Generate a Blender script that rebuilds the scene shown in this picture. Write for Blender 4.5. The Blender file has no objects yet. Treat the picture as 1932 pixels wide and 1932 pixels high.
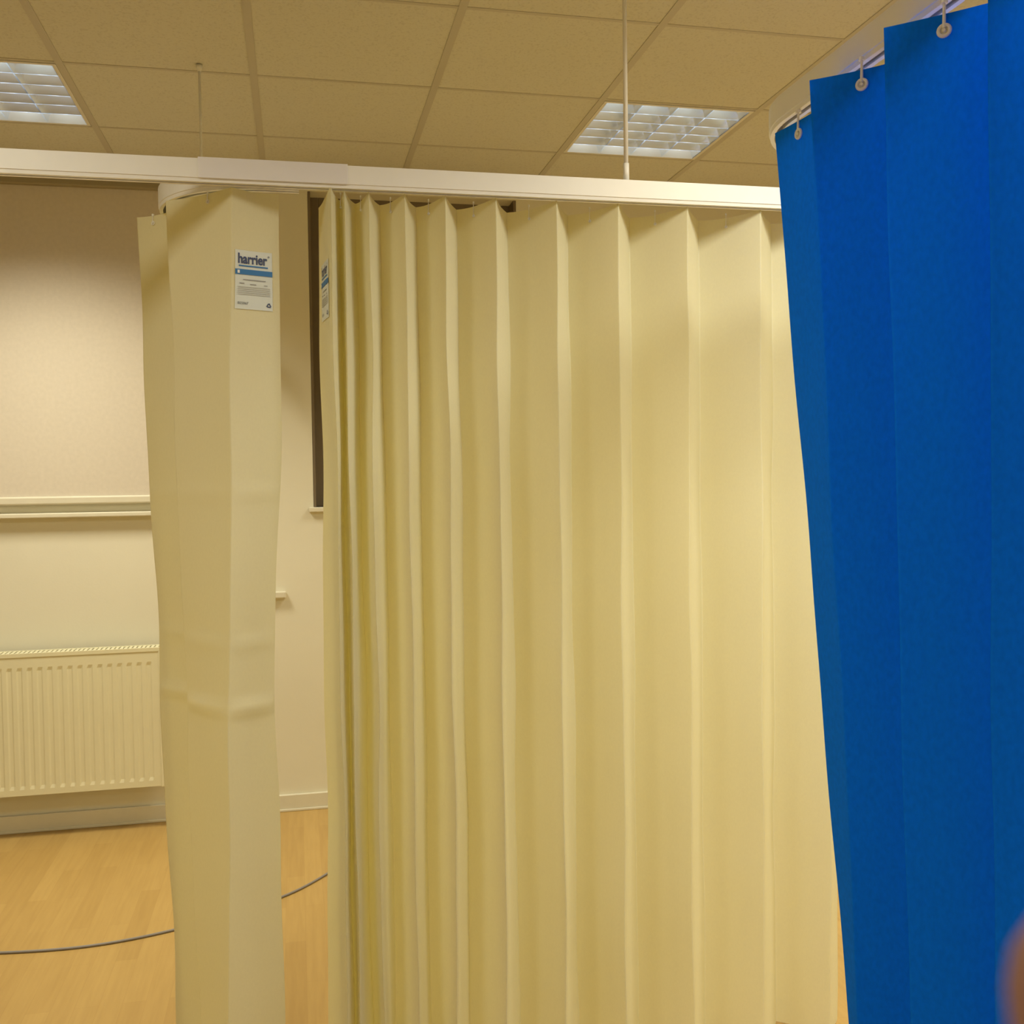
import bpy, math, random
from mathutils import Vector, Matrix
random.seed(4)
scene = bpy.context.scene
scene.view_settings.view_transform = 'Standard'
scene.view_settings.look = 'None'
COL = scene.collection

# ------------------------------------------------------------------ helpers
def link(o, parent=None):
    COL.objects.link(o)
    if parent is not None:
        o.parent = parent
    return o

def mesh_obj(name, verts, faces, mat=None, parent=None, smooth=False):
    me = bpy.data.meshes.new(name)
    me.from_pydata([tuple(v) for v in verts], [], faces)
    me.update()
    if smooth:
        for p in me.polygons: p.use_smooth = True
    o = bpy.data.objects.new(name, me)
    if mat: me.materials.append(mat)
    return link(o, parent)

def tag(o, label, category, group=None):
    o["label"] = label; o["category"] = category
    if group: o["group"] = group

def structure(o):
    o["kind"] = "structure"; return o

class MB:
    def __init__(s): s.v=[]; s.f=[]
    def box(s,x0,x1,y0,y1,z0,z1):
        b=len(s.v)
        s.v += [(x0,y0,z0),(x1,y0,z0),(x1,y1,z0),(x0,y1,z0),(x0,y0,z1),(x1,y0,z1),(x1,y1,z1),(x0,y1,z1)]
        s.f += [tuple(b+i for i in f) for f in [(0,3,2,1),(4,5,6,7),(0,1,5,4),(1,2,6,5),(2,3,7,6),(3,0,4,7)]]
        return s
    def quad(s,a,b,c,d):
        n=len(s.v); s.v+=[a,b,c,d]; s.f.append((n,n+1,n+2,n+3)); return s
    def tube(s,p,q,r0,r1=None,n=14):
        r1 = r0 if r1 is None else r1
        p=Vector(p); q=Vector(q); d=(q-p).normalized()
        a=d.orthogonal().normalized(); b2=d.cross(a)
        b=len(s.v)
        for c,r in ((p,r0),(q,r1)):
            for i in range(n):
                t=2*math.pi*i/n
                s.v.append(tuple(c+a*math.cos(t)*r+b2*math.sin(t)*r))
        for i in range(n):
            j=(i+1)%n
            s.f.append((b+i,b+j,b+n+j,b+n+i))
        s.f.append(tuple(b+i for i in range(n))[::-1]); s.f.append(tuple(b+n+i for i in range(n)))
        return s
    def ring(s,p,d,R,r,n=20,m=8):
        p=Vector(p); d=Vector(d).normalized(); a=d.orthogonal().normalized(); b2=d.cross(a)
        b=len(s.v)
        for i in range(n):
            t=2*math.pi*i/n; e=a*math.cos(t)+b2*math.sin(t)
            for j in range(m):
                u=2*math.pi*j/m
                s.v.append(tuple(p+e*(R+r*math.cos(u))+d*r*math.sin(u)))
        for i in range(n):
            i2=(i+1)%n
            for j in range(m):
                j2=(j+1)%m
                s.f.append((b+i*m+j,b+i2*m+j,b+i2*m+j2,b+i*m+j2))
        return s
    def obj(s,name,mat,parent=None,smooth=False,bevel=0):
        o=mesh_obj(name,s.v,s.f,mat,parent,smooth)
        if bevel:
            m=o.modifiers.new("bevel",'BEVEL'); m.width=bevel; m.segments=2; m.limit_method='ANGLE'
        return o

def nodes(name):
    m=bpy.data.materials.new(name); m.use_nodes=True
    nt=m.node_tree; nt.nodes.clear()
    out=nt.nodes.new('ShaderNodeOutputMaterial')
    return m,nt,out

def pmat(name,col,rough=0.5,metal=0.0,noise=0.0,nscale=20,bump=0.0,bscale=200,stretch=(1,1,1),emit=None,estr=0,spec=0.5):
    m,nt,out=nodes(name)
    b=nt.nodes.new('ShaderNodeBsdfPrincipled')
    b.inputs['Roughness'].default_value=rough; b.inputs['Metallic'].default_value=metal
    b.inputs['Specular IOR Level'].default_value=spec
    b.inputs['Base Color'].default_value=(*col,1)
    nt.links.new(b.outputs[0],out.inputs[0])
    tc=nt.nodes.new('ShaderNodeTexCoord'); mp=nt.nodes.new('ShaderNodeMapping')
    mp.inputs['Scale'].default_value=stretch
    nt.links.new(tc.outputs['Object'],mp.inputs[0])
    nz=nt.nodes.new('ShaderNodeTexNoise'); nz.inputs['Scale'].default_value=nscale; nz.inputs['Detail'].default_value=4
    nt.links.new(mp.outputs[0],nz.inputs['Vector'])
    cr=nt.nodes.new('ShaderNodeValToRGB')
    k=noise
    cr.color_ramp.elements[0].position=0.3; cr.color_ramp.elements[1].position=0.7
    cr.color_ramp.elements[0].color=(*[c*(1-k) for c in col],1)
    cr.color_ramp.elements[1].color=(*[min(1,c*(1+k)) for c in col],1)
    nt.links.new(nz.outputs['Fac'],cr.inputs[0]); nt.links.new(cr.outputs[0],b.inputs['Base Color'])
    if bump:
        n2=nt.nodes.new('ShaderNodeTexNoise'); n2.inputs['Scale'].default_value=bscale
        nt.links.new(mp.outputs[0],n2.inputs['Vector'])
        bp=nt.nodes.new('ShaderNodeBump'); bp.inputs['Strength'].default_value=bump; bp.inputs['Distance'].default_value=0.002
        nt.links.new(n2.outputs['Fac'],bp.inputs['Height']); nt.links.new(bp.outputs[0],b.inputs['Normal'])
    if emit:
        b.inputs['Emission Color'].default_value=(*emit,1); b.inputs['Emission Strength'].default_value=estr
    return m

def fabric(name,col,tcol,trans=0.3,rough=0.7,k=0.02,bump=0.08,scale=220,spec=.25,big=0.0):
    m,nt,out=nodes(name)
    b=nt.nodes.new('ShaderNodeBsdfPrincipled'); b.inputs['Roughness'].default_value=rough
    b.inputs['Specular IOR Level'].default_value=spec
    tr=nt.nodes.new('ShaderNodeBsdfTranslucent'); tr.inputs[0].default_value=(*tcol,1)
    mx=nt.nodes.new('ShaderNodeMixShader'); mx.inputs[0].default_value=trans
    tc=nt.nodes.new('ShaderNodeTexCoord')
    nz=nt.nodes.new('ShaderNodeTexNoise'); nz.inputs['Scale'].default_value=scale; nz.inputs['Detail'].default_value=6
    mp=nt.nodes.new('ShaderNodeMapping'); mp.inputs['Scale'].default_value=(1,1,0.6)
    nt.links.new(tc.outputs['Object'],mp.inputs[0]); nt.links.new(mp.outputs[0],nz.inputs['Vector'])
    cr=nt.nodes.new('ShaderNodeValToRGB')
    cr.color_ramp.elements[0].position=0.3; cr.color_ramp.elements[1].position=0.7
    cr.color_ramp.elements[0].color=(*[c*(1-k) for c in col],1)
    cr.color_ramp.elements[1].color=(*[min(1,c*(1+k)) for c in col],1)
    nt.links.new(nz.outputs['Fac'],cr.inputs[0]); nt.links.new(cr.outputs[0],b.inputs['Base Color'])
    bp=nt.nodes.new('ShaderNodeBump'); bp.inputs['Strength'].default_value=bump; bp.inputs['Distance'].default_value=0.001
    nt.links.new(nz.outputs['Fac'],bp.inputs['Height'])
    if big:
        n3=nt.nodes.new('ShaderNodeTexNoise'); n3.inputs['Scale'].default_value=7; n3.inputs['Detail'].default_value=2
        nt.links.new(mp.outputs[0],n3.inputs['Vector'])
        b2=nt.nodes.new('ShaderNodeBump'); b2.inputs['Strength'].default_value=big; b2.inputs['Distance'].default_value=0.02
        nt.links.new(n3.outputs['Fac'],b2.inputs['Height']); nt.links.new(b2.outputs[0],bp.inputs['Normal'])
    nt.links.new(bp.outputs[0],b.inputs['Normal'])
    nt.links.new(b.outputs[0],mx.inputs[1]); nt.links.new(tr.outputs[0],mx.inputs[2]); nt.links.new(mx.outputs[0],out.inputs[0])
    return m

# ------------------------------------------------------------------ materials
M_wall = pmat("painted_plaster",(0.75,0.715,0.57),0.7,noise=0.02,nscale=3,bump=0.1,bscale=120)
M_trim = pmat("painted_trim",(0.70,0.66,0.52),0.5,noise=0.02)
M_rad  = pmat("radiator_enamel",(0.76,0.72,0.50),0.45,noise=0.01)
M_blind= pmat("blind_fabric",(0.66,0.595,0.49),0.85,noise=0.03,nscale=60,bump=0.15,bscale=500)
M_cass = pmat("blind_cassette_paint",(0.34,0.29,0.18),0.6)
M_dark = pmat("dark_window_frame",(0.17,0.13,0.08),0.5)
M_glass= pmat("night_glass",(0.06,0.048,0.03),0.15)
M_track= pmat("white_track",(0.88,0.88,0.86),0.3,noise=0.01)
M_track2= pmat("sleeve_plastic",(0.80,0.79,0.82),0.4,noise=0.01)
M_rod  = pmat("white_rod",(0.84,0.83,0.78),0.35)
M_hook = pmat("white_plastic",(0.88,0.88,0.86),0.25)
M_tbar = pmat("tbar_paint",(0.53,0.49,0.385),0.6)
M_alu  = pmat("louvre_aluminium",(0.90,0.94,1.0),0.25,metal=1.0)
M_frame= pmat("light_frame",(0.75,0.72,0.62),0.5)
M_back = pmat("light_reflector",(0.55,0.6,0.66),0.4,emit=(0.78,0.90,1.0),estr=0.85)
M_tube = pmat("fluorescent_tube",(0.9,0.9,0.9),0.4,emit=(0.86,0.94,1.0),estr=3.2)
M_cream= fabric("cream_curtain",(0.80,0.80,0.625),(0.88,0.76,0.24),0.36)
M_blue = fabric("blue_curtain",(0.0,0.175,0.90),(0.0,0.10,0.75),0.13,rough=0.8,k=0.08,bump=0.2,scale=140,spec=.10,big=.15)
M_stick= pmat("sticker_paper",(0.66,0.70,0.66),0.5)
M_navy = pmat("ink_navy",(0.03,0.05,0.14),0.5)
M_code = pmat("ink_dark_grey",(0.12,0.14,0.17),0.5)
M_inkb = pmat("ink_blue",(0.02,0.16,0.42),0.5)
M_inkg = pmat("ink_grey",(0.30,0.30,0.30),0.5)
M_inkl = pmat("ink_light_grey",(0.5,0.5,0.46),0.5)
M_white= pmat("ink_white",(0.8,0.8,0.8),0.5)
M_cable= pmat("cable_rubber",(0.24,0.22,0.21),0.5)
M_skin = pmat("skin",(0.27,0.13,0.10),0.6,noise=0.05,nscale=40)

# ceiling tile material
m,nt,out=nodes("mineral_tile"); M_ceil=m
b=nt.nodes.new('ShaderNodeBsdfPrincipled'); b.inputs['Roughness'].default_value=0.9
tc=nt.nodes.new('ShaderNodeTexCoord'); nz=nt.nodes.new('ShaderNodeTexNoise'); nz.inputs['Scale'].default_value=130; nz.inputs['Detail'].default_value=5
nt.links.new(tc.outputs['Object'],nz.inputs['Vector'])
cr=nt.nodes.new('ShaderNodeValToRGB'); e=cr.color_ramp.elements
e[0].position=0.28; e[0].color=(0.55,0.52,0.41,1); e[1].position=0.48; e[1].color=(0.645,0.62,0.50,1)
nt.links.new(nz.outputs['Fac'],cr.inputs[0]); nt.links.new(cr.outputs[0],b.inputs['Base Color'])
bp=nt.nodes.new('ShaderNodeBump'); bp.inputs['Strength'].default_value=0.2; bp.inputs['Distance'].default_value=0.002
nt.links.new(nz.outputs['Fac'],bp.inputs['Height']); nt.links.new(bp.outputs[0],b.inputs['Normal']); nt.links.new(b.outputs[0],out.inputs[0])

# floor material: oak laminate strips
m,nt,out=nodes("oak_laminate"); M_floor=m
b=nt.nodes.new('ShaderNodeBsdfPrincipled'); b.inputs['Roughness'].default_value=0.42
tc=nt.nodes.new('ShaderNodeTexCoord'); mp=nt.nodes.new('ShaderNodeMapping'); mp.inputs['Rotation'].default_value=(0,0,math.radians(90))
nt.links.new(tc.outputs['Object'],mp.inputs[0])
br=nt.nodes.new('ShaderNodeTexBrick'); br.inputs['Scale'].default_value=1.0
br.inputs['Brick Width'].default_value=0.55; br.inputs['Row Height'].default_value=0.065
br.inputs['Mortar Size'].default_value=0.0006; br.inputs['Mortar Smooth'].default_value=1
br.inputs['Color1'].default_value=(0.51,0.33,0.105,1); br.inputs['Color2'].default_value=(0.46,0.29,0.088,1); br.inputs['Mortar'].default_value=(0.40,0.24,0.07,1)
nt.links.new(mp.outputs[0],br.inputs['Vector'])
mp2=nt.nodes.new('ShaderNodeMapping'); mp2.inputs['Scale'].default_value=(40,3,1); nt.links.new(tc.outputs['Object'],mp2.inputs[0])
nz=nt.nodes.new('ShaderNodeTexNoise'); nz.inputs['Scale'].default_value=1.5; nz.inputs['Detail'].default_value=6
nt.links.new(mp2.outputs[0],nz.inputs['Vector'])
mx=nt.nodes.new('ShaderNodeMixRGB'); mx.blend_type='MULTIPLY'; mx.inputs[0].default_value=0.3
cr=nt.nodes.new('ShaderNodeValToRGB'); cr.color_ramp.elements[0].position=0.3; cr.color_ramp.elements[0].color=(0.7,0.65,0.55,1); cr.color_ramp.elements[1].position=0.65
nt.links.new(nz.outputs['Fac'],cr.inputs[0]); nt.links.new(br.outputs['Color'],mx.inputs[1]); nt.links.new(cr.outputs[0],mx.inputs[2])
nt.links.new(mx.outputs[0],b.inputs['Base Color']); nt.links.new(b.outputs[0],out.inputs[0])

# ------------------------------------------------------------------ room
XL,XR,YF,YB,HC = -3.11,4.69,-2.53,4.64,2.835
structure(MB().box(XL,XR,YF,YB,-0.05,0).obj("floor",M_floor))
gx=[1.09+0.6*i for i in range(-7,7)]; gy=[3.47+0.6*i for i in range(-10,2)]
gy=[y for y in gy if y>YF-0.01]+[YB]
light_cells=[(x,y) for x in (-1.31,1.09,3.49) for y in (3.47,1.07,-1.33)]
c=MB()
for i in range(len(gx)-1):
    for j in range(len(gy)-1):
        if any(abs(gx[i]-a)<0.01 and abs(gy[j]-b_)<0.01 for a,b_ in light_cells): continue
        c.quad((gx[i],gy[j],HC),(gx[i],gy[j+1],HC),(gx[i+1],gy[j+1],HC),(gx[i+1],gy[j],HC))
gy=sorted(set([round(y,3) for y in gy]))
c.quad((XL-.1,YF-.1,HC+.25),(XL-.1,YB+.1,HC+.25),(XR+.1,YB+.1,HC+.25),(XR+.1,YF-.1,HC+.25))
structure(c.obj("ceiling",M_ceil))
t=MB()
for x in gx: t.box(x-.012,x+.012,YF,YB,HC-.0025,HC+.02)
for y in gy[:-1]: t.box(XL,XR,y-.007,y+.007,HC-.002,HC+.02)
structure(t.obj("trim_1",M_tbar))
structure(MB().box(XL-.1,XL,YF,YB,0,HC).obj("wall_left",M_wall))
structure(MB().box(XR,XR+.1,YF,YB,0,HC).obj("wall_right",M_wall))
structure(MB().box(XL-.1,XR+.1,YF-.1,YF,0,HC).obj("wall_front",M_wall))
W1=(-2.35,-0.46,1.425,2.78); W2=(0.074,1.03,1.375,2.79)
w=MB()
D=0.2
w.box(XL-.1,W1[0],YB,YB+D,0,HC); w.box(W1[1],W2[0],YB,YB+D,0,HC); w.box(W2[1],XR+.1,YB,YB+D,0,HC)
for W in (W1,W2):
    w.box(W[0],W[1],YB,YB+D,0,W[2]); w.box(W[0],W[1],YB,YB+D,W[3],HC)
structure(w.obj("wall_back",M_wall))
structure(MB().box(XL,XR,YB-.016,YB,0,0.075).box(XL,XR,YB-.022,YB-.016,0,0.012).obj("baseboard_back",M_trim,bevel=0.003))
for n,W in ((1,W1),(2,W2)):
    root=bpy.data.objects.new("window_%d"%n,None); link(root); structure(root); root.location=(0,0,0)
    y0=YB+.10
    f=MB()
    f.box(W[0],W[0]+.05,y0,y0+.05,W[2],W[3]).box(W[1]-.05,W[1],y0,y0+.05,W[2],W[3])
    f.box(W[0]+.05,W[1]-.05,y0,y0+.05,W[2],W[2]+.05).box(W[0]+.05,W[1]-.05,y0,y0+.05,W[3]-.05,W[3])
    mid=(W[0]+W[1])/2; f.box(mid-.02,mid+.02,y0,y0+.05,W[2]+.05,W[3]-.05)
    f.obj("window_frame",M_dark,root,bevel=.003)
    MB().box(W[0]+.05,W[1]-.05,y0+.02,y0+.03,W[2]+.05,W[3]-.05).obj("glass",M_glass,root)
    if n==1:
        MB().box(W[0]-.03,W[1]+.03,YB-.045,YB,1.352,1.372).obj("sill",M_trim,root,bevel=.004)
    else:
        MB().box(W[0]-.02,W[1]+.02,YB-.025,YB+.1,W[2]-.022,W[2]).obj("sill",M_trim,root,bevel=.004)
        MB().box(W[0]+.001,W[0]+.012,YB+.002,y0,W[2],W[3]).box(W[1]-.012,W[1]-.001,YB+.002,y0,W[2],W[3]).obj("reveal_lining",M_dark,root)

# ------------------------------------------------------------------ roller blinds
bl=bpy.data.objects.new("roller_blind",None); bl.location=(-1.4,YB-.02,1.42); link(bl)
tag(bl,"beige roller blind pulled down over the window above the radiator","blind")
def ch(o,par):
    o.matrix_parent_inverse=Matrix.Translation(-par.location); return o
ch(MB().box(-2.38,-.44,YB-.022,YB-.019,1.440,2.755).obj("blind_fabric",M_blind,bl),bl)
ch(MB().box(-2.40,-.42,YB-.05,YB-.004,2.755,2.79).obj("blind_cassette",M_cass,bl,bevel=.006),bl)
ch(MB().box(-2.38,-.44,YB-.032,YB-.012,1.408,1.442).obj("bottom_bar",M_trim,bl,bevel=.006),bl)

so=MB().box(-.20,-.055,YB-.03,YB,.970,1.0).obj("cable_trunking",M_trim,bevel=.005)
tag(so,"short cream plastic cable trunking fixed on the wall","trunking")

# ------------------------------------------------------------------ radiator
ra=bpy.data.objects.new("radiator",None); ra.location=(-1.3,4.58,0.18); link(ra)
tag(ra,"cream ribbed panel radiator mounted on the wall under the blind","radiator")
rx0,rx1,ry,rz0,rz1=-2.15,-0.575,4.52,0.185,0.79
v=[];f=[]
xs=[]; x=rx0+.03
prof=[]
while x<rx1-.05:
    prof += [(x,0),(x+.012,0),(x+.018,.0035),(x+.030,.0035),(x+.036,0)]
    x+=.0395
prof.append((rx1-.02,0))
zr=[rz0+.005,rz0+.03,rz0+.045,rz1-.075,rz1-.06,rz1-.01]
amp=[0,0,1,1,0,0]
for z,a in zip(zr,amp):
    for (px,py) in prof: v.append((px,ry+py*a,z))
N=len(prof)
for r in range(len(zr)-1):
    for i in range(N-1): f.append((r*N+i,r*N+i+1,(r+1)*N+i+1,(r+1)*N+i))
ch(mesh_obj("front_panel",v,f,M_rad,ra),ra)
ch(MB().box(rx0+.03,rx1-.02,4.585,4.60,rz0+.01,rz1-.02).obj("rear_panel",M_rad,ra),ra)
g=MB()
g.box(rx0,rx1,ry-.003,ry+.008,rz1-.016,rz1)
g.box(rx0,rx1,4.592,4.602,rz1-.016,rz1)
x=rx0+.01
while x<rx1-.02:
    g.box(x,x+.012,ry+.008,4.592,rz1-.010,rz1-.002); x+=.018
ch(g.obj("top_grille",M_rad,ra),ra)
ch(MB().box(rx1-.02,rx1,ry-.003,4.602,rz0,rz1-.016).obj("side_cover",M_rad,ra,bevel=.003),ra)
ch(MB().box(rx0,rx0+.02,ry-.003,4.602,rz0,rz1-.016).obj("side_cover",M_rad,ra,bevel=.003),ra)
ch(MB().tube((rx1,4.56,.225),(rx1+.03,4.56,.225),.009).tube((rx1+.03,4.56,.20),(rx1+.03,4.56,.27),.014).tube((rx1+.03,4.56,.20),(rx1+.03,4.56,0.0),.0075).obj("valve",M_hook,ra,smooth=False),ra)
for bx in (-1.9,-.85):
    ch(MB().box(bx,bx+.03,4.602,YB-.001,.3,.7).obj("wall_bracket",M_rad,ra),ra)

# ------------------------------------------------------------------ floor cable
cu=bpy.data.curves.new("cable",'CURVE'); cu.dimensions='3D'; cu.bevel_depth=.0042; cu.bevel_resolution=3
sp=cu.splines.new('NURBS'); pts=[(-1.9,3.75),(-1.4,3.52),(-1.0,3.44),(-.68,3.40),(-.40,3.48),(-.2,3.58),(-.03,3.69),(.10,3.86),(.22,4.02),(.5,4.2),(.9,4.25)]
sp.points.add(len(pts)-1)
for p,(a,b_) in zip(sp.points,pts): p.co=(a,b_,.0045,1)
sp.order_u=4; sp.use_endpoint_u=True
tmp=bpy.data.objects.new("tmpc",cu); COL.objects.link(tmp)
me=bpy.data.meshes.new_from_object(tmp.evaluated_get(bpy.context.evaluated_depsgraph_get()))
bpy.data.objects.remove(tmp)
me.materials.clear(); me.materials.append(M_cable)
for p in me.polygons: p.use_smooth=True
o=bpy.data.objects.new("cable",me); link(o); tag(o,"thin grey electric cable lying across the wooden floor","cable")

# ------------------------------------------------------------------ ceiling luminaires
def make_light(cx,cy,first=None):
    parts=[]
    root=bpy.data.objects.new("ceiling_light",None); root.location=(cx+.3,cy+.3,HC); link(root)
    tag(root,"square recessed fluorescent ceiling light with metal louvre grid","ceiling light","recessed lights in the tiled ceiling")
    if first is None:
        h=.287
        fr=MB().box(-h,h,-h,-h+.012,-.003,.09).box(-h,h,h-.012,h,-.003,.09).box(-h,-h+.012,-h+.012,h-.012,-.003,.09).box(h-.012,h,-h+.012,h-.012,-.003,.09)
        parts.append(fr.obj("frame",M_frame,root))
        parts.append(MB().box(-h,h,-h,h,.09,.095).obj("reflector",M_back,root))
        lv=MB(); hh=h-.013
        for k in range(5):
            x=-hh+2*hh*k/4
            for sx in (-1,1):
                b0=len(lv.v)
                prof=[(0.002,0.0),(.008,.02),(.022,.045)]
                ys=(-hh,hh)
                for (dx,dz) in prof:
                    for y in ys: lv.v.append((max(-hh,min(hh,x+sx*dx)),y,dz))
                for q in range(2): lv.f.append((b0+2*q,b0+2*q+1,b0+2*q+3,b0+2*q+2))
        for k in range(1,6):
            y=-hh+2*hh*k/6
            for sy in (-1,1):
                lv.quad((-hh,y+sy*.0015,0),(hh,y+sy*.0015,0),(hh,y+sy*.009,.04),(-hh,y+sy*.009,.04))
        parts.append(lv.obj("louvre",M_alu,root))
        for k in range(4):
            x=-hh+2*hh*(k+.5)/4
            parts.append(MB().tube((x,-.27,.068),(x,.27,.068),.008).obj("tube",M_tube,root,smooth=True))
    else:
        for q in first:
            z=q.copy(); z.parent=root; COL.objects.link(z)
    return root,parts
first=None
POW={(-1.31,3.47):23,(1.09,3.47):20,(3.49,3.47):12,(-1.31,1.07):17,(1.09,1.07):38,(3.49,1.07):31,(-1.31,-1.33):18,(1.09,-1.33):25,(3.49,-1.33):20}
for (cx,cy) in light_cells:
    r,p=make_light(cx,cy,first)
    if first is None: first=p
    L=bpy.data.lights.new("lamp",'AREA'); L.shape='SQUARE'; L.size=.54
    L.color=(1.0,0.935,0.745)
    L.energy=POW[(cx,cy)]
    L.spread=math.radians(122 if cy>3 else 150)
    lo=bpy.data.objects.new("lamp",L); lo.location=(0,0,-.008); link(lo,r)

# ------------------------------------------------------------------ curtain tracks
PROF=[(-.005,-.025),(-.0135,-.025),(-.0142,-.017),(-.016,-.016),(-.016,.0265),(.016,.0265),(.016,-.016),(.0142,-.017),(.0135,-.025),(.005,-.025),(.005,-.022),(.011,-.021),(.011,.021),(-.011,.021),(-.011,-.021),(-.005,-.022)]
def sweep(name,path,z,mat,parent):
    P=[Vector(p) for p in path]; v=[];f=[]
    n=len(PROF)
    for i,p in enumerate(P):
        if i==0: d=P[1]-P[0]
        elif i==len(P)-1: d=P[-1]-P[-2]
        else: d=(P[i+1]-P[i]).normalized()+(P[i]-P[i-1]).normalized()
        d.normalize(); nn=Vector((-d.y,d.x))
        for (a,b_) in PROF: v.append((p.x+nn.x*a,p.y+nn.y*a,z+b_))
    for i in range(len(P)-1):
        for k in range(n):
            k2=(k+1)%n
            f.append((i*n+k,i*n+k2,(i+1)*n+k2,(i+1)*n+k))
    f.append(tuple(range(n))[::-1]); f.append(tuple((len(P)-1)*n+k for k in range(n)))
    return mesh_obj(name,v,f,mat,parent)
ZT=2.193
def arc(cx,cy,r,a0,a1,n=22):
    return [(cx+r*math.cos(math.radians(a0+(a1-a0)*i/n)),cy+r*math.sin(math.radians(a0+(a1-a0)*i/n))) for i in range(n+1)]
def track(loc,label):
    t=bpy.data.objects.new("curtain_track",None); t.location=loc; link(t); tag(t,label,"curtain track"); return t
def rod(par,x,y,r):
    o=MB().tube((x,y,ZT+.026),(x,y,HC-.004),r).tube((x,y,ZT+.026),(x,y,ZT+.070),r*1.35).tube((x,y,HC-.022),(x,y,HC-.003),r*1.3,r*2.6).obj("suspension_rod",M_rod,par,smooth=False)
    for p in o.data.polygons: p.use_smooth=len(p.vertices)==4
    ch(o,par)
T1=track((0.3,2.38,ZT),"straight white cubicle curtain track hung from ceiling rods")
ch(sweep("rail",[(XL+.0,2.38),(XR-.0,2.38)],ZT,M_track,T1),T1)
ch(MB().box(-.200,.130,2.3615,2.3635,ZT-.017,ZT+.029).box(-.200,.130,2.3635,2.3965,ZT+.027,ZT+.029).box(-.200,.130,2.3965,2.3985,ZT-.017,ZT+.029).obj("joint_sleeve",M_track2,T1,bevel=.0008),T1)
rod(T1,.806,2.38,.0056); rod(T1,-1.9,2.38,.0056); rod(T1,2.9,2.38,.0056)
T2=track((-.295,3.2,ZT),"curved white curtain track branching towards the wall")
ch(sweep("rail",[(.02,2.416)]+arc(-.055,2.666,.25,270,180)+[(-.300,3.0),(-.275,3.45),(-.275,4.62)],ZT,M_track,T2),T2)
rod(T2,-.277,3.41,.0042)
T3=track((.93,1.2,ZT),"white curved curtain track carrying the blue curtain")
ch(sweep("rail",[(.93,-1.2)]+arc(1.15,1.78,.22,180,90)+[(3.2,2.0)],ZT,M_track,T3),T3)
rod(T3,.93,.45,.0056); rod(T3,2.2,2.0,.0056)

# ------------------------------------------------------------------ curtains
class Curtain:
    def __init__(s,top,bot,zt,zb,wob=.004,bulge=.004,S=.0,creases=(),seed=0,dips=0.006,zo=None,pinch=None):
        s.T=[Vector(p) for p in top]; s.B=[Vector(p) for p in bot]; s.zt=zt; s.zb=zb
        s.wob=wob; s.bulge=bulge; s.S=S; s.cr=creases; s.dips=dips
        s.zo=zo or [0]*len(top); s.pinch=pinch or {}
        r=random.Random(seed); s.ph=[(r.uniform(0,6.28),r.uniform(0,6.28),r.uniform(.7,1.3)) for _ in top]
        s.len=[(s.T[i+1]-s.T[i]).length for i in range(len(top)-1)]
    def corner(s,i,z):
        f=(s.zt-z)/(s.zt-s.zb)
        p=s.T[i].lerp(s.B[i],f)
        a,b,k=s.ph[i]
        e=min(1,max(0,f)*6)
        w=s.wob*e*k*(math.sin(z*7.5+a)*.7+math.sin(z*15+b)*.3)
        if i in s.pinch:
            zc,am,wd=s.pinch[i]
            p=p+Vector((am*math.exp(-((z-zc)/wd)**2),0))
        return p+Vector((w,w*.4*math.sin(z*5+b)))
    def at(s,i,t,z,off=0):
        a=s.corner(i,z); b=s.corner(i+1,z)
        d=(b-a); L=max(d.length,1e-5); n=Vector((-d.y,d.x))/L
        f=max(0,(s.zt-z)/(s.zt-s.zb))
        sc=min(1,L/.12)
        q=a+d*t+n*sc*(s.bulge*math.sin(math.pi*t)*math.sin(z*4+s.ph[i][0]) + s.S*(.3+.7*f)*math.sin(2*math.pi*t))
        for (zc,am) in s.cr:
            q+=n*am*math.exp(-((z-zc)/.013)**2)*math.sin(math.pi*t)**.5
        za,zb_=s.zo[i],s.zo[i+1]
        w = t**1.8 if zb_>za else 1-(1-t)**1.8
        zz=z - (s.dips*math.sin(math.pi*t) - (za+(zb_-za)*w))*max(0,1-f*12)
        q-=n*off
        return Vector((q.x,q.y,zz))
    def build(s,name,mat,parent):
        ts=[0,.02,.06,.14,.26,.38,.5,.62,.74,.86,.94,.98]
        rows=150
        v=[];f=[]
        cols=None
        for r in range(rows+1):
            z=s.zt+(s.zb-s.zt)*r/rows
            row=[]
            for i in range(len(s.T)-1):
                for t in ts: row.append(s.at(i,t,z))
            row.append(s.at(len(s.T)-2,1,z))
            cols=len(row); v+=row
        for r in range(rows):
            for k in range(cols-1):
                f.append((r*cols+k,r*cols+k+1,(r+1)*cols+k+1,(r+1)*cols+k))
        return mesh_obj(name,v,f,mat,parent,smooth=True)

def curtain_root(loc,label):
    c=bpy.data.objects.new("privacy_curtain",None); c.location=loc; link(c); tag(c,label,"curtain"); return c
def hook(par,pos,nrm,r,ztop):
    pos=Vector(pos); nrm=Vector(nrm).normalized()
    m=MB()
    m.ring(pos+nrm*.002,nrm,r*.74,r*.26)
    m.tube(pos-nrm*.001,pos+nrm*.0012,r*.7,r*.7,18)
    m.tube(pos+nrm*.001,pos+nrm*.0055,r*.34,r*.24,12)
    m.tube(pos+nrm*.003+Vector((0,0,r*.3)),(pos.x+nrm.x*.002,pos.y+nrm.y*.002,ztop-.004),r*.25,r*.2,8)
    m.tube((pos.x+nrm.x*.002,pos.y+nrm.y*.002,ztop-.006),(pos.x+nrm.x*.002,pos.y+nrm.y*.002,ztop-.001),r*.5,r*.5,10)
    ch(m.obj("hook",M_hook,par),par)

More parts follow.
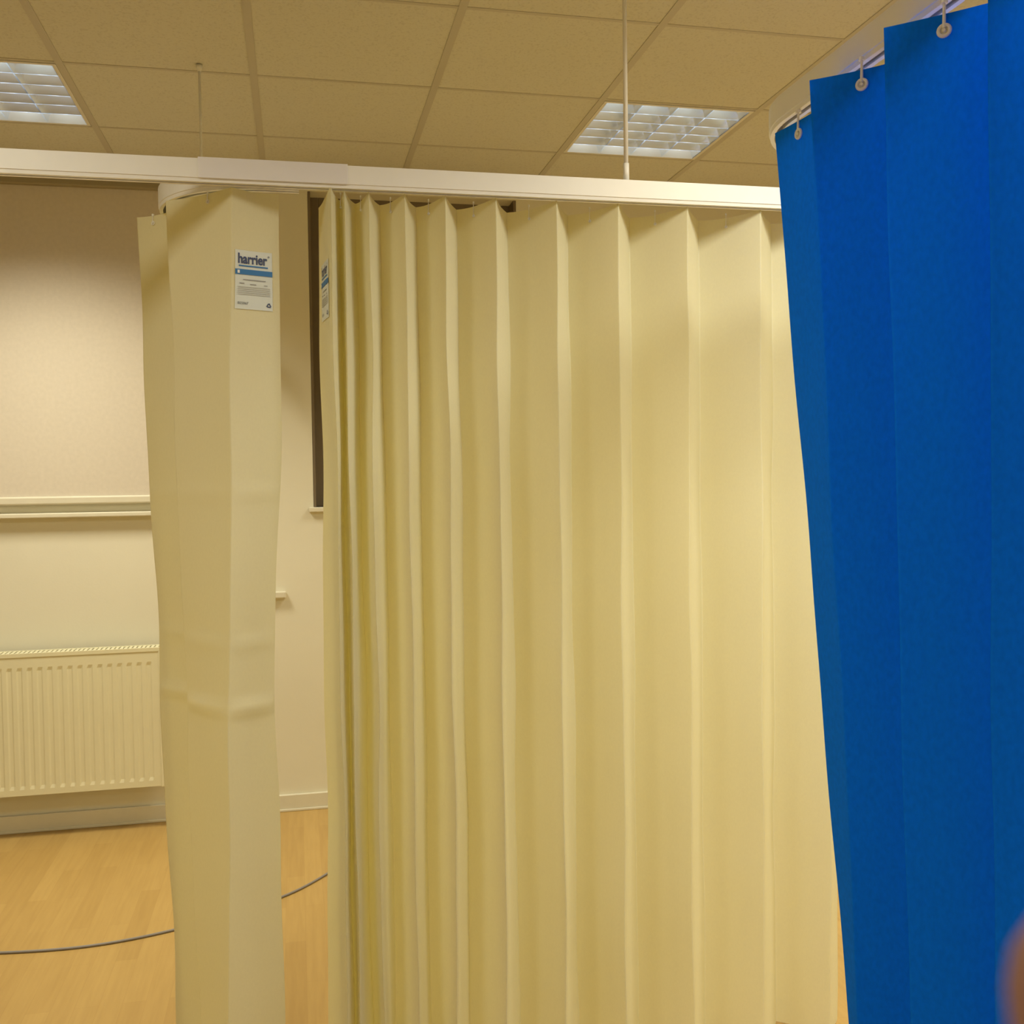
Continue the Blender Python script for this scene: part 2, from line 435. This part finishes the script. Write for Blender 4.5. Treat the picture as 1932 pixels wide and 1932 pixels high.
def text_mesh(s,size,bold=0.0):
    cu=bpy.data.curves.new("t",'FONT'); cu.body=s; cu.size=size; cu.offset=bold; cu.resolution_u=4
    ob=bpy.data.objects.new("t",cu); COL.objects.link(ob)
    me=bpy.data.meshes.new_from_object(ob.evaluated_get(bpy.context.evaluated_depsgraph_get()))
    bpy.data.objects.remove(ob)
    vs=[(v.co.x,v.co.y) for v in me.vertices]; fs=[tuple(p.vertices) for p in me.polygons]
    return vs,fs
def rect(x0,y0,x1,y1,n=4):
    vs=[];fs=[]
    for j in range(n+1):
        for i in range(n+1): vs.append((x0+(x1-x0)*i/n,y0+(y1-y0)*j/n))
    for j in range(n):
        for i in range(n): fs.append((j*(n+1)+i,j*(n+1)+i+1,(j+1)*(n+1)+i+1,(j+1)*(n+1)+i))
    return vs,fs

def sticker(cur,par,i,t0,z0,W=.088,H=.137,direction=1):
    L=cur.len[i]
    def put(name,shape,mat,off,parent,dx=0,dy=0):
        vs,fs=shape
        v=[]
        for (a,b) in vs:
            a+=dx;b+=dy
            v.append(cur.at(i,t0+direction*a/L,z0+b,off))
        return mesh_obj(name,v,fs,mat,parent)
    st=ch(put("sticker",rect(0,0,W,H,8),M_stick,.0015*SGN,par),par)
    k=W/.088
    def sub(name,shape,mat,dx=0,dy=0,off=.0026):
        return put(name,shape,mat,off*SGN,st,dx*k,dy)
    def multi(lst):
        V=[];F=[]
        for (vs,fs),dx,dy in lst:
            n=len(V); V+=[(a+dx,b+dy) for a,b in vs]; F+=[tuple(q+n for q in f) for f in fs]
        return V,F
    vs,fs=text_mesh("harrier",.033*k,.0009)
    xm=max(a for a,b in vs); sx=.070*k/xm
    vs=[(a*sx,b) for a,b in vs]
    sub("printed_lettering",(vs,fs),M_navy,.006,.105)
    rv=[];rf=[]
    for q in range(12):
        a=2*math.pi*q/12
        rv+=[(.0795*k+.0022*math.cos(a),.1245+.0022*math.sin(a)),(.0795*k+.0013*math.cos(a),.1245+.0013*math.sin(a))]
        j=(q+1)%12; rf.append((2*q,2*j,2*j+1,2*q+1))
    sub("registered_ring",(rv,rf),M_navy)
    sub("printed_band",rect(0,.079,W,.091),M_inkb)
    sub("printed_underline",rect(.008,.0975,W*.88,.1005),M_inkb)
    sub("printed_badge",rect(.005,.0815,.010,.0885,2),M_white,0,0,.0034)
    lines=[(rect(.018,.0665,.070,.0685,2),0,0),(rect(.010,.058,.021,.060,2),0,0),(rect(.034,.0565,.048,.0585,2),0,0),(rect(.066,.0565,.074,.058,2),0,0)]
    sub("printed_small_text",multi(lines),M_inkg)
    lines=[(rect(.006,.050-.0042*q,.080,.0518-.0042*q,2),0,0) for q in range(5)]
    sub("printed_panel",multi(lines),M_inkl)
    tri=[]
    cx,cy,R=.077,.012,.006
    for q in range(3):
        a=math.radians(90+120*q); b=math.radians(90+120*(q+1))
        p=Vector((cx+R*math.cos(a),cy+R*math.sin(a))); q2=Vector((cx+R*math.cos(b),cy+R*math.sin(b)))
        s_=p.lerp(q2,.12); e_=p.lerp(q2,.75); d=(e_-s_).normalized(); nn=Vector((-d.y,d.x))*.0011
        tri.append(([tuple(s_-nn),tuple(e_-nn),tuple(e_+nn),tuple(s_+nn)],[(0,1,2,3)]))
        tip=p.lerp(q2,.98)
        tri.append(([tuple(e_-nn*2.2),tuple(tip),tuple(e_+nn*2.2)],[(0,1,2)]))
    sub("recycling_symbol",multi([(t,0,0) for t in tri]),M_navy)
    sub("printed_code",text_mesh("BS5867",.0080,.0),M_code,.006,.011)
def n_of(cur,i,t,z,sg):
    a=cur.at(i,t-.02,z); b=cur.at(i,t+.02,z); d=b-a
    return Vector((d.y,-d.x,0)).normalized()*sg
# --- cream curtain folded on the curved track
top=[(-.026,2.435),(-.130,2.395),(-.290,2.535),(-.272,2.605),(-.380,2.705),(-.28,2.73),(-.36,2.79),(-.27,2.82),(-.35,2.88)]
bot=[(-.055,2.44),(-.186,2.385),(-.256,2.53),(-.236,2.60),(-.332,2.71),(-.25,2.73),(-.33,2.79),(-.25,2.82),(-.33,2.88)]
C1=Curtain(top,bot,2.167,.02,wob=.0045,bulge=.004,S=.0,creases=[(.97,.010),(1.12,.004),(1.47,.003)],seed=3,dips=.004,pinch={0:(.98,-.020,.35)})
R1=curtain_root((-.2,2.5,.02),"pale cream pleated disposable privacy curtain gathered on the curved track")
ch(C1.build("curtain_fabric",M_cream,R1),R1)
SGN=-1
sticker(C1,R1,0,.93,1.893,W=.086,H=.135,direction=-1)
for (i,t) in ((1,.35),(3,.6)):
    p=C1.at(i,t,2.148); hook(R1,p,-n_of(C1,i,t,2.15,1),.0055,2.168)

# --- main cream curtain
peaks=[(.122,2.372),(.178,2.378),(.262,2.38),(.358,2.38),(.480,2.38),(.630,2.38),(.786,2.38),(.966,2.38),(1.162,2.38)]
top=[(.066,2.50),(.090,2.352),(.112,2.425)]
for (x,y) in peaks:
    top.append((x,y)); top.append((x+.024+.043*x,2.442+min(.03,.06*x)))
top+= [(1.372,2.385),(1.44,2.46)]
bot=[]
for k,(x,y) in enumerate(top):
    dx=0; dy=0
    if k==0: dx=-.014
    if k==1: dx=.004
    if k%2==0 and k>2: dx=.006; dy=.008
    if k>=len(top)-2: dx=-.022
    bot.append((x+dx,y+dy))
zo=[(0 if k%2 else -.010) for k in range(len(top))]
C2=Curtain(top,bot,2.166,.012,wob=.003,bulge=.0015,S=.0032,seed=11,dips=.003,zo=zo)
R2=curtain_root((.7,2.42,.012),"wide cream pleated disposable privacy curtain hanging from the straight track")
ch(C2.build("curtain_fabric",M_cream,R2),R2)
SGN=1
sticker(C2,R2,0,.25,1.875,W=.088,H=.135,direction=1)
for i in range(2,len(top)-1,2):
    p=C2.at(i,.45,2.142); hook(R2,p,n_of(C2,i,.45,2.14,1),.004,2.168)

# --- blue curtain
top=[(.909,1.80),(.930,1.62),(.845,1.55),(.962,1.43),(.855,1.35),(.985,1.22),(.895,1.175),(1.0,1.05),(.89,.99),(1.0,.86),(.89,.80)]
lean=[.168,.145,.105,.085,.056,.04,.02,.01,0,0,0]
bot=[(x+l,y-.1*l) for (x,y),l in zip(top,lean)]
C3=Curtain(top,bot,2.150,.10,wob=.002,bulge=.002,S=0,seed=5,dips=.002)
R3=curtain_root((.92,1.4,.10),"bright blue pleated disposable privacy curtain hanging from the curved track")
ch(C3.build("curtain_fabric",M_blue,R3),R3)
for (i,t) in ((0,.42),(2,.5),(4,.45),(6,.5)):
    p=C3.at(i,t,2.126); nn=n_of(C3,i,t,2.13,1)
    if nn.dot(Vector((0,0,2.1))-p)<0: nn=-nn
    hook(R3,p,nn,.0105,2.168)

# ------------------------------------------------------------------ camera
YAW=math.radians(12.06); PIT=math.radians(2.0); ROL=.0135
F=Vector((math.sin(YAW),math.cos(YAW),0)); R=Vector((math.cos(YAW),-math.sin(YAW),0)); Z=Vector((0,0,1))
fw=F*math.cos(PIT)-Z*math.sin(PIT); up=Z*math.cos(PIT)+F*math.sin(PIT)
rt=R*math.cos(ROL)-up*math.sin(ROL); up2=up*math.cos(ROL)+R*math.sin(ROL)
cam=bpy.data.cameras.new("camera"); cam.sensor_width=36; cam.lens=35.4; cam.clip_start=.005
co=bpy.data.objects.new("camera",cam)
mw=Matrix((rt,up2,-fw)).transposed().to_4x4(); mw.translation=Vector((0,0,1.5))
co.matrix_world=mw; COL.objects.link(co); scene.camera=co
cam.dof.use_dof=True; cam.dof.focus_distance=2.3; cam.dof.aperture_fstop=20

# ------------------------------------------------------------------ photographer's hand (fingertip close to the lens)
def hp(x,y,z): return Vector((0,0,1.5))+rt*x+up2*y+fw*z
V=[];E=[];RAD=[]
def addv(p,r,par=None):
    V.append(hp(*p)); RAD.append(r)
    if par is not None: E.append((par,len(V)-1))
    return len(V)-1
wr=addv((.125,-.215,.015),.026)
pa=addv((.115,-.165,.020),.030,wr)
addv((.13,-.27,.0),.028,wr)
kn=[(.078,-.116,.030),(.096,-.110,.024),(.115,-.110,.018),(.132,-.116,.012)]
fing=[[(.0590,-.076,.050),(.0413,-.046,.060),(.0378,-.0235,.064)],
      [(.090,-.068,.050),(.078,-.050,.062),(.067,-.048,.060)],
      [(.112,-.068,.046),(.098,-.050,.058),(.086,-.050,.056)],
      [(.130,-.080,.038),(.117,-.064,.050),(.105,-.064,.048)]]
for k,(q,ch3) in enumerate(zip(kn,fing)):
    a=addv(q,.0125 if k<3 else .011,pa)
    for j,p in enumerate(ch3): a=addv(p,(.0098,.0088,.0080)[j]*(1 if k<3 else .88),a)
a=addv((.085,-.175,.035),.017,wr)
a=addv((.066,-.150,.052),.0125,a); a=addv((.060,-.122,.068),.0105,a); a=addv((.064,-.100,.078),.009,a)
me=bpy.data.meshes.new("hand"); me.from_pydata(V,E,[]); me.update(); me.materials.append(M_skin)
ho=bpy.data.objects.new("hand",me); link(ho); tag(ho,"bare hand of the photographer with one raised fingertip","hand")
sk=ho.modifiers.new("skin",'SKIN'); 
for i,r in enumerate(RAD):
    sv=me.skin_vertices[0].data[i]; sv.radius=(r,r); sv.use_root=(i==0)
sk.use_smooth_shade=True
sb=ho.modifiers.new("sub",'SUBSURF'); sb.levels=2; sb.render_levels=2

# ------------------------------------------------------------------ world
w=bpy.data.worlds.new("world"); scene.world=w; w.use_nodes=True
w.node_tree.nodes['Background'].inputs[0].default_value=(1,.85,.6,1); w.node_tree.nodes['Background'].inputs[1].default_value=.02
